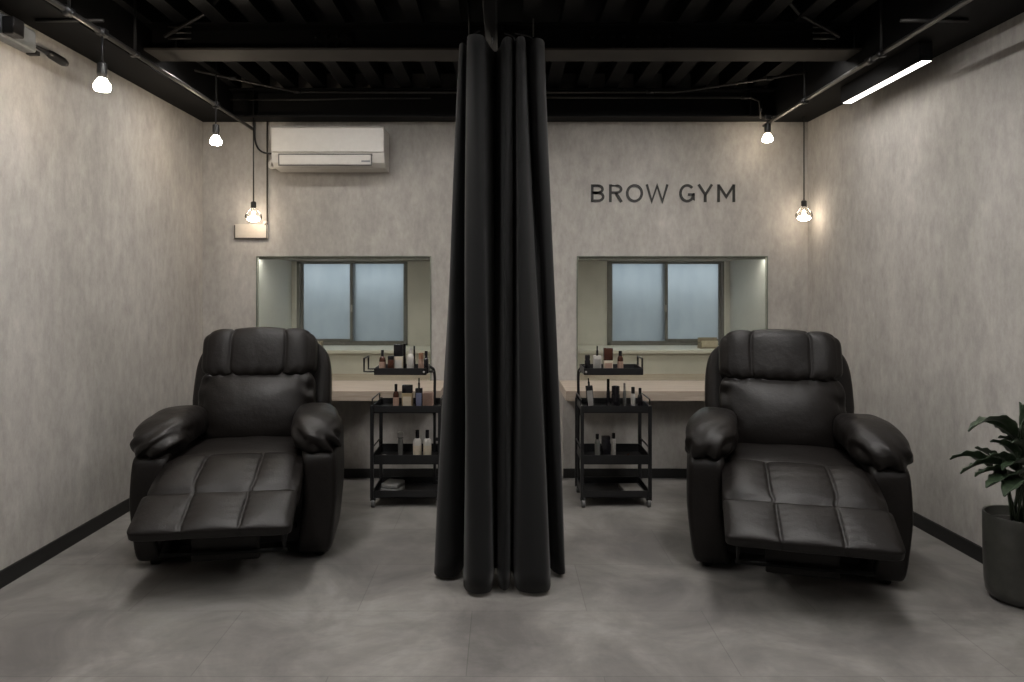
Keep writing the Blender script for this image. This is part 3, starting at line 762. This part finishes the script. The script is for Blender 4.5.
# ------------------------------------------------------------ pipes and lamps
def pipe(label, pts, r=.011, name='conduit_pipe', joints=(), m='pipe'):
    t = thing(name, label, 'pipe', tuple(pts[0])); o0 = Vector(pts[0])
    b = B(); tube(b, [Vector(p)-o0 for p in pts], r); obj('pipe', b, m, t, True)
    for jp, ax in joints:
        b = B(); a = Vector(jp)-o0; d = Vector(ax)*.025; tube(b, [a-d, a+d], r*1.6); obj('coupling', b, 'metal', t, True)
    return t
PZ = 2.445
pipe('long dark pipe running along the left side under the ceiling, carrying two bulbs', [(-1.80, -1.6, PZ), (-1.80, 4.70, PZ), (-1.80, 4.93, PZ-.005)], .012, joints=[((-1.80, 2.83, PZ), (0, 1, 0)), ((-1.80, 3.07, PZ), (0, 1, 0)), ((-1.80, 4.3, PZ), (0, 1, 0))])
pipe('long dark pipe running along the right side under the ceiling', [(1.86, -1.6, PZ), (1.86, 4.85, PZ)], .012, joints=[((1.86, 3.45, PZ), (0, 1, 0)), ((1.86, 4.2, PZ), (0, 1, 0))])
pipe('thin ceiling pipe crossing from the left wall to the back beam', [(-2.10, 4.10, 2.655), (-1.46, 4.72, 2.655), (-1.40, 4.745, 2.655), (-.06, 4.745, 2.650)], .008, joints=[((-1.42, 4.74, 2.655), (1, 0, 0)), ((-1.75, 4.43, 2.655), (1, 0, 0))])
pipe('thin ceiling pipe crossing from the right wall to the back beam', [(2.15, 4.17, 2.655), (1.28, 4.72, 2.655), (1.2, 4.745, 2.655), (.05, 4.745, 2.650)], .008, joints=[((1.03, 4.745, 2.655), (1, 0, 0)), ((1.74, 4.43, 2.655), (1, 0, 0))])
pipe('lower thin pipe on the right of the back beam ending above the far bulb', [(.3, 4.78, 2.625), (1.74, 4.78, 2.625), (1.80, 4.78, 2.60), (1.81, 4.78, 2.48)], .007, joints=[((1.70, 4.78, 2.625), (1, 0, 0)), ((1.81, 4.78, 2.55), (0, 0, 1))])
pipe('lower thin pipe on the left of the back beam above the air conditioner', [(-1.9, 4.78, 2.61), (-1.3, 4.78, 2.61), (-1.0, 4.78, 2.62), (-.5, 4.78, 2.62)], .005)
for i, (x, y, z0) in enumerate(((-1.80, 2.84, 2.455), (-1.80, 3.35, 2.455), (1.86, 3.35, 2.455), (1.86, 4.2, 2.455), (-1.80, 4.3, 2.455))):
    b = B(); tube(b, [(0, 0, 0), (0, 0, 2.86-z0)], .006, 8); box(b, -.02, .02, -.012, .012, -.026, -.004)
    tag(obj('pipe_hanger', b, 'metal', None, True, (x, y, z0)), ('rod hanger holding the left pipe nearest the camera', 'rod hanger of the left pipe just past the nearest bulb', 'rod hanger of the right pipe above the linear lamp', 'rod hanger of the right pipe towards the back wall', 'rod hanger of the left pipe above the second bulb')[i], 'hanger')
# steel brace rods where the beam meets the side fascias
for s in (-1, 1):
    t = thing('beam_brace', 'small diagonal brace with bolts at the %s end of the steel beam' % ('left' if s < 0 else 'right'), 'brace', (s*1.78, 3.60, 2.60))
    b = B(); tube(b, [(0, 0, .02), (-s*.22, -.02, .13), (-s*.42, -.20, .20)], .010, 8); obj('brace_rod', b, 'pipe', t, True)
    for k in range(3):
        b = B(); tube(b, [(-s*.02, 0, .01+k*.03), (-s*.14, 0, .01+k*.03)], .0055, 8); obj('bolt', b, 'pipe', t, True)
    b = B(); tube(b, [(0, -.55, -.11), (s*.30, -.55, -.11)], .008, 8); obj('side_bar', b, 'pipe', t, True)

def reflector_bulb(label, x, y, zb, ztop, lit='bulb'):
    """R-type bulb in a dark holder; zb = centre of the glowing face"""
    t = thing('ceiling_bulb', label, 'light bulb', (x, y, zb))
    b = B(); lathe(b, [(.012, -.026), (.030, -.021), (.036, -.008), (.034, .006), (.024, .022), (.018, .034)], seg=28); obj('bulb', b, lit, t, True)
    b = B(); lathe(b, [(.017, .034), (.018, .042), (.0195, .044), (.0215, .060), (.0205, .100), (.010, .108)], seg=20); obj('lamp_holder', b, 'metal', t, 'auto')
    b = B(); tube(b, [(0, 0, .105), (0, 0, ztop-zb)], .0045, 8); obj('stem', b, 'metal', t, True)
    b = B(); box(b, -.02, .02, -.018, .018, ztop-zb-.008, ztop-zb+.02, .003); obj('clamp', b, 'metal', t)
reflector_bulb('glowing bulb nearest the camera, hanging from the left pipe', -1.80, 3.075, 2.205, PZ-.004)
reflector_bulb('glowing bulb in the back left corner, hanging from the left pipe', -1.795, 4.285, 2.215, PZ-.004)
reflector_bulb('glowing bulb at the back right, clipped below the end of the right pipe', 1.835, 4.72, 2.325, PZ+.02, 'bulb_soft')
def pendant(label, x, y, zb, ztop):
    t = thing('pendant_bulb', label, 'pendant lamp', (x, y, zb))
    b = B(); lathe(b, [(.008, -.046), (.032, -.042), (.050, -.026), (.058, -.006), (.054, .014), (.038, .034), (.022, .052), (.016, .066)], seg=30); obj('glass_globe', b, 'globe', t, True)
    b = B(); lathe(b, [(.012, -.038), (.034, -.035), (.046, -.022), (.038, -.008), (.012, .002), (.010, .030), (.006, .034)], seg=24); obj('glowing_core', b, 'filament', t, True)
    b = B(); lathe(b, [(.017, .058), (.019, .062), (.019, .098), (.012, .104)], seg=20); obj('lamp_holder', b, 'metal', t, 'auto')
    b = B(); tube(b, [(0, 0, .10), (0, 0, ztop-zb)], .0045, 8); obj('cord', b, 'metal', t, True)
pendant('clear pendant bulb on a black cord, left of the air conditioner', W_(253.5, 4.84), 4.84, 1.802, 2.50)
pendant('clear pendant bulb on a thin cord in the right corner beside the lettering', W_(804, 4.80), 4.80, 1.805, 2.50)

def linear_lamp(label, x, y0, y1, z, hgt=.10, w=.05, lit='led'):
    t = thing('linear_lamp', label, 'linear lamp', (x, (y0+y1)/2, z)); h = (y1-y0)/2
    b = B(); box(b, -w/2-.012, -w/2, -h, h, -.001, hgt); box(b, w/2, w/2+.004, -h, h, -.001, hgt); box(b, -w/2, w/2, -h, h, .012, hgt); box(b, -w/2, w/2, -h-.004, -h, 0, hgt); box(b, -w/2, w/2, h, h+.004, 0, hgt); obj('housing', b, 'black', t)
    b = B(); box(b, -w/2, w/2, -h, h, 0, .011); obj('diffuser', b, lit, t)
linear_lamp('slim white linear lamp glowing below the right edge of the ceiling', 2.07, 3.33, 4.10, 2.403, .094, .05, 'led_dim')
# unseen lamps added overhead and behind the camera to light the room
for x in (-1.15, 1.15):
    for y in (1.78, .1):
        linear_lamp('added linear fill lamp overhead, out of view, on the %s side, %s row' % ('left' if x < 0 else 'right', 'front' if y > 1 else 'rear'), x, y, y+1.2, 2.60, .11, .07, 'led' if y > 1 else 'led_rear')

# hidden lamps added behind the steel beam to brighten the back wall
for i, (x0, x1) in enumerate(((-1.75, -.45), (.50, 1.80))):
    t = thing('added_beam_lamp', 'added fill lamp hidden behind the steel beam above the %s recliner' % ('left', 'right')[i], 'linear lamp', ((x0+x1)/2, 3.90, 2.60)); h = (x1-x0)/2
    b = B(); box(b, -h, h, -.035, .035, .012, .07); box(b, -h, h, -.035, -.028, -.006, .012); box(b, -h, h, .028, .035, 0, .012); obj('housing', b, 'black', t)
    b = B(); box(b, -h+.01, h-.01, -.027, .027, .002, .0115); obj('diffuser', b, 'led_beam', t)
    b = B(); box(b, -.02, .02, -.058, -.033, .02, .10); obj('bracket', b, 'metal', t)

# camera head and grey box on the left wall
t = thing('wall_spotlight', 'small black spotlight on a short arm high on the left wall', 'spotlight', (XL, 3.08, 2.40))
b = B(); tube(b, [(.02, -.05, 0), (.05, 0, -.005), (.055, .07, -.008), (.06, .10, -.012)], [.006, .006, .010, .013]); obj('arm', b, 'metal', t, True)
b = B(); tube(b, [(.058, .09, -.01), (.062, .115, -.014), (.068, .19, -.022), (.070, .212, -.024)], [.012, .020, .021, .014], 14); obj('lamp_head', b, 'metal', t, True)
b = B(); box(b, 0, .05, .03, .06, -.04, -.02, .004); obj('bracket', b, 'metal', t)
t = thing('wall_unit', 'grey box with a black block mounted high at the left edge', 'wall unit', (XL, 2.98, 2.36))
b = B(); box(b, 0, .06, -.16, .12, 0, .10, .01); obj('housing', b, 'greycover', t)
b = B(); box(b, .061, .11, -.10, -.03, .01, .085, .006); obj('black_block', b, 'metal', t)

# ------------------------------------------------------------ potted plant
PC = (2.142, 2.835)
t = thing('potted_plant', 'leafy green plant in a dark grey pot at the right wall', 'potted plant', (PC[0], PC[1], 0))
b = B(); lathe(b, [(.080, 0), (.099, .012), (.112, .035), (.118, .075), (.122, .20), (.124, .352), (.121, .358), (.115, .356), (.112, .335), (.106, .32)], seg=48); obj('pot', b, 'pot', t, 'auto')
b = B(); lathe(b, [(.110, .308), (.110, .318), (.06, .325), (.01, .327)], seg=32); obj('soil', b, 'soil', t, 'auto')
def leaf(base, mid, tip, w, roll=0, stem_from=(0, 0, .33)):
    """base, mid, tip: control points in the plant's frame"""
    P0, P1, P2 = Vector(base), Vector(mid), Vector(tip); b = B(); n = 16; rows = []
    for i in range(n+1):
        s = i/n; c = P0*(1-s)**2+P1*2*s*(1-s)+P2*s*s
        tg = ((P1-P0)*(1-s)+(P2-P1)*s).normalized()
        side = tg.cross(Vector((0, 0, 1))); side = side.normalized() if side.length > .05 else Vector((1, 0, 0))
        side = Matrix.Rotation(roll, 3, tg) @ side; up = side.cross(tg).normalized()
        ww = w*(math.sin(PI*min(1, s*.96+.02)**.8))**.85
        row = []
        for j in range(-4, 5):
            u = j/4; wav = .004*math.sin(s*26+j)*abs(u)
            row.append(b.verts.new(c+side*ww*u+up*(abs(u)**1.3*ww*.38+wav-(.004 if j == 0 else 0))))
        rows.append(row)
    for i in range(n):
        for j in range(8): b.faces.new((rows[i][j], rows[i][j+1], rows[i+1][j+1], rows[i+1][j]))
    o = obj('leaf', b, 'leaf', t, True); md = o.modifiers.new('t', 'SOLIDIFY'); md.thickness = .0015
    b = B(); S0 = Vector(stem_from); tube(b, smoothpath([S0, S0.lerp(P0, .55)+Vector((0, 0, .03)), P0], 5), .004, 6); obj('stem', b, 'stem', o, True)
def PP(X, Y, D): return (W_(X, D)-PC[0], D-PC[1], 1.3-(Y-287)*D/683)
LV = [((1016, 437, 2.83), (996, 405, 2.80), (968, 431, 2.78), .034, .25),
      ((1018, 440, 2.84), (1005, 425, 2.82), (984, 421, 2.84), .032, .5),
      ((992, 468, 2.80), (972, 448, 2.78), (950, 459, 2.76), .026, .5),
      ((1003, 466, 2.78), (985, 455, 2.74), (960, 473, 2.70), .026, .6),
      ((1006, 473, 2.76), (990, 465, 2.72), (975, 476, 2.68), .024, .5),
      ((1000, 462, 2.84), (988, 452, 2.84), (975, 447, 2.86), .028, .3),
      ((1022, 472, 2.80), (1010, 474, 2.70), (986, 487, 2.62), .042, .3),
      ((1030, 480, 2.78), (1022, 473, 2.66), (1004, 496, 2.58), .045, .2),
      ((1020, 460, 2.84), (1008, 440, 2.82), (990, 441, 2.82), .024, .4),
      ((1022, 455, 2.86), (1014, 436, 2.86), (998, 437, 2.88), .024, .4),
      ((1016, 470, 2.80), (1004, 452, 2.76), (990, 455, 2.72), .026, .4),
      ((1020, 452, 2.85), (1022, 425, 2.85), (1020, 402, 2.86), .034, 1.2),
      ((1028, 466, 2.84), (1016, 455, 2.74), (1002, 470, 2.68), .030, .3),
      ((1026, 462, 2.86), (1024, 440, 2.80), (1012, 442, 2.76), .028, .4),
      ((1030, 455, 2.80), (1036, 415, 2.72), (1042, 440, 2.62), .034, -.3),
      ((1030, 470, 2.76), (1036, 455, 2.66), (1040, 475, 2.56), .030, -.3),
      ((1026, 445, 2.84), (1030, 405, 2.82), (1034, 400, 2.76), .026, -.2)]
for p0, p1, p2, w, rl in LV:
    leaf(PP(*p0), PP(*p1), PP(*p2), w*1.2, rl, (random.uniform(-.03, .03), random.uniform(-.03, .03), .33))
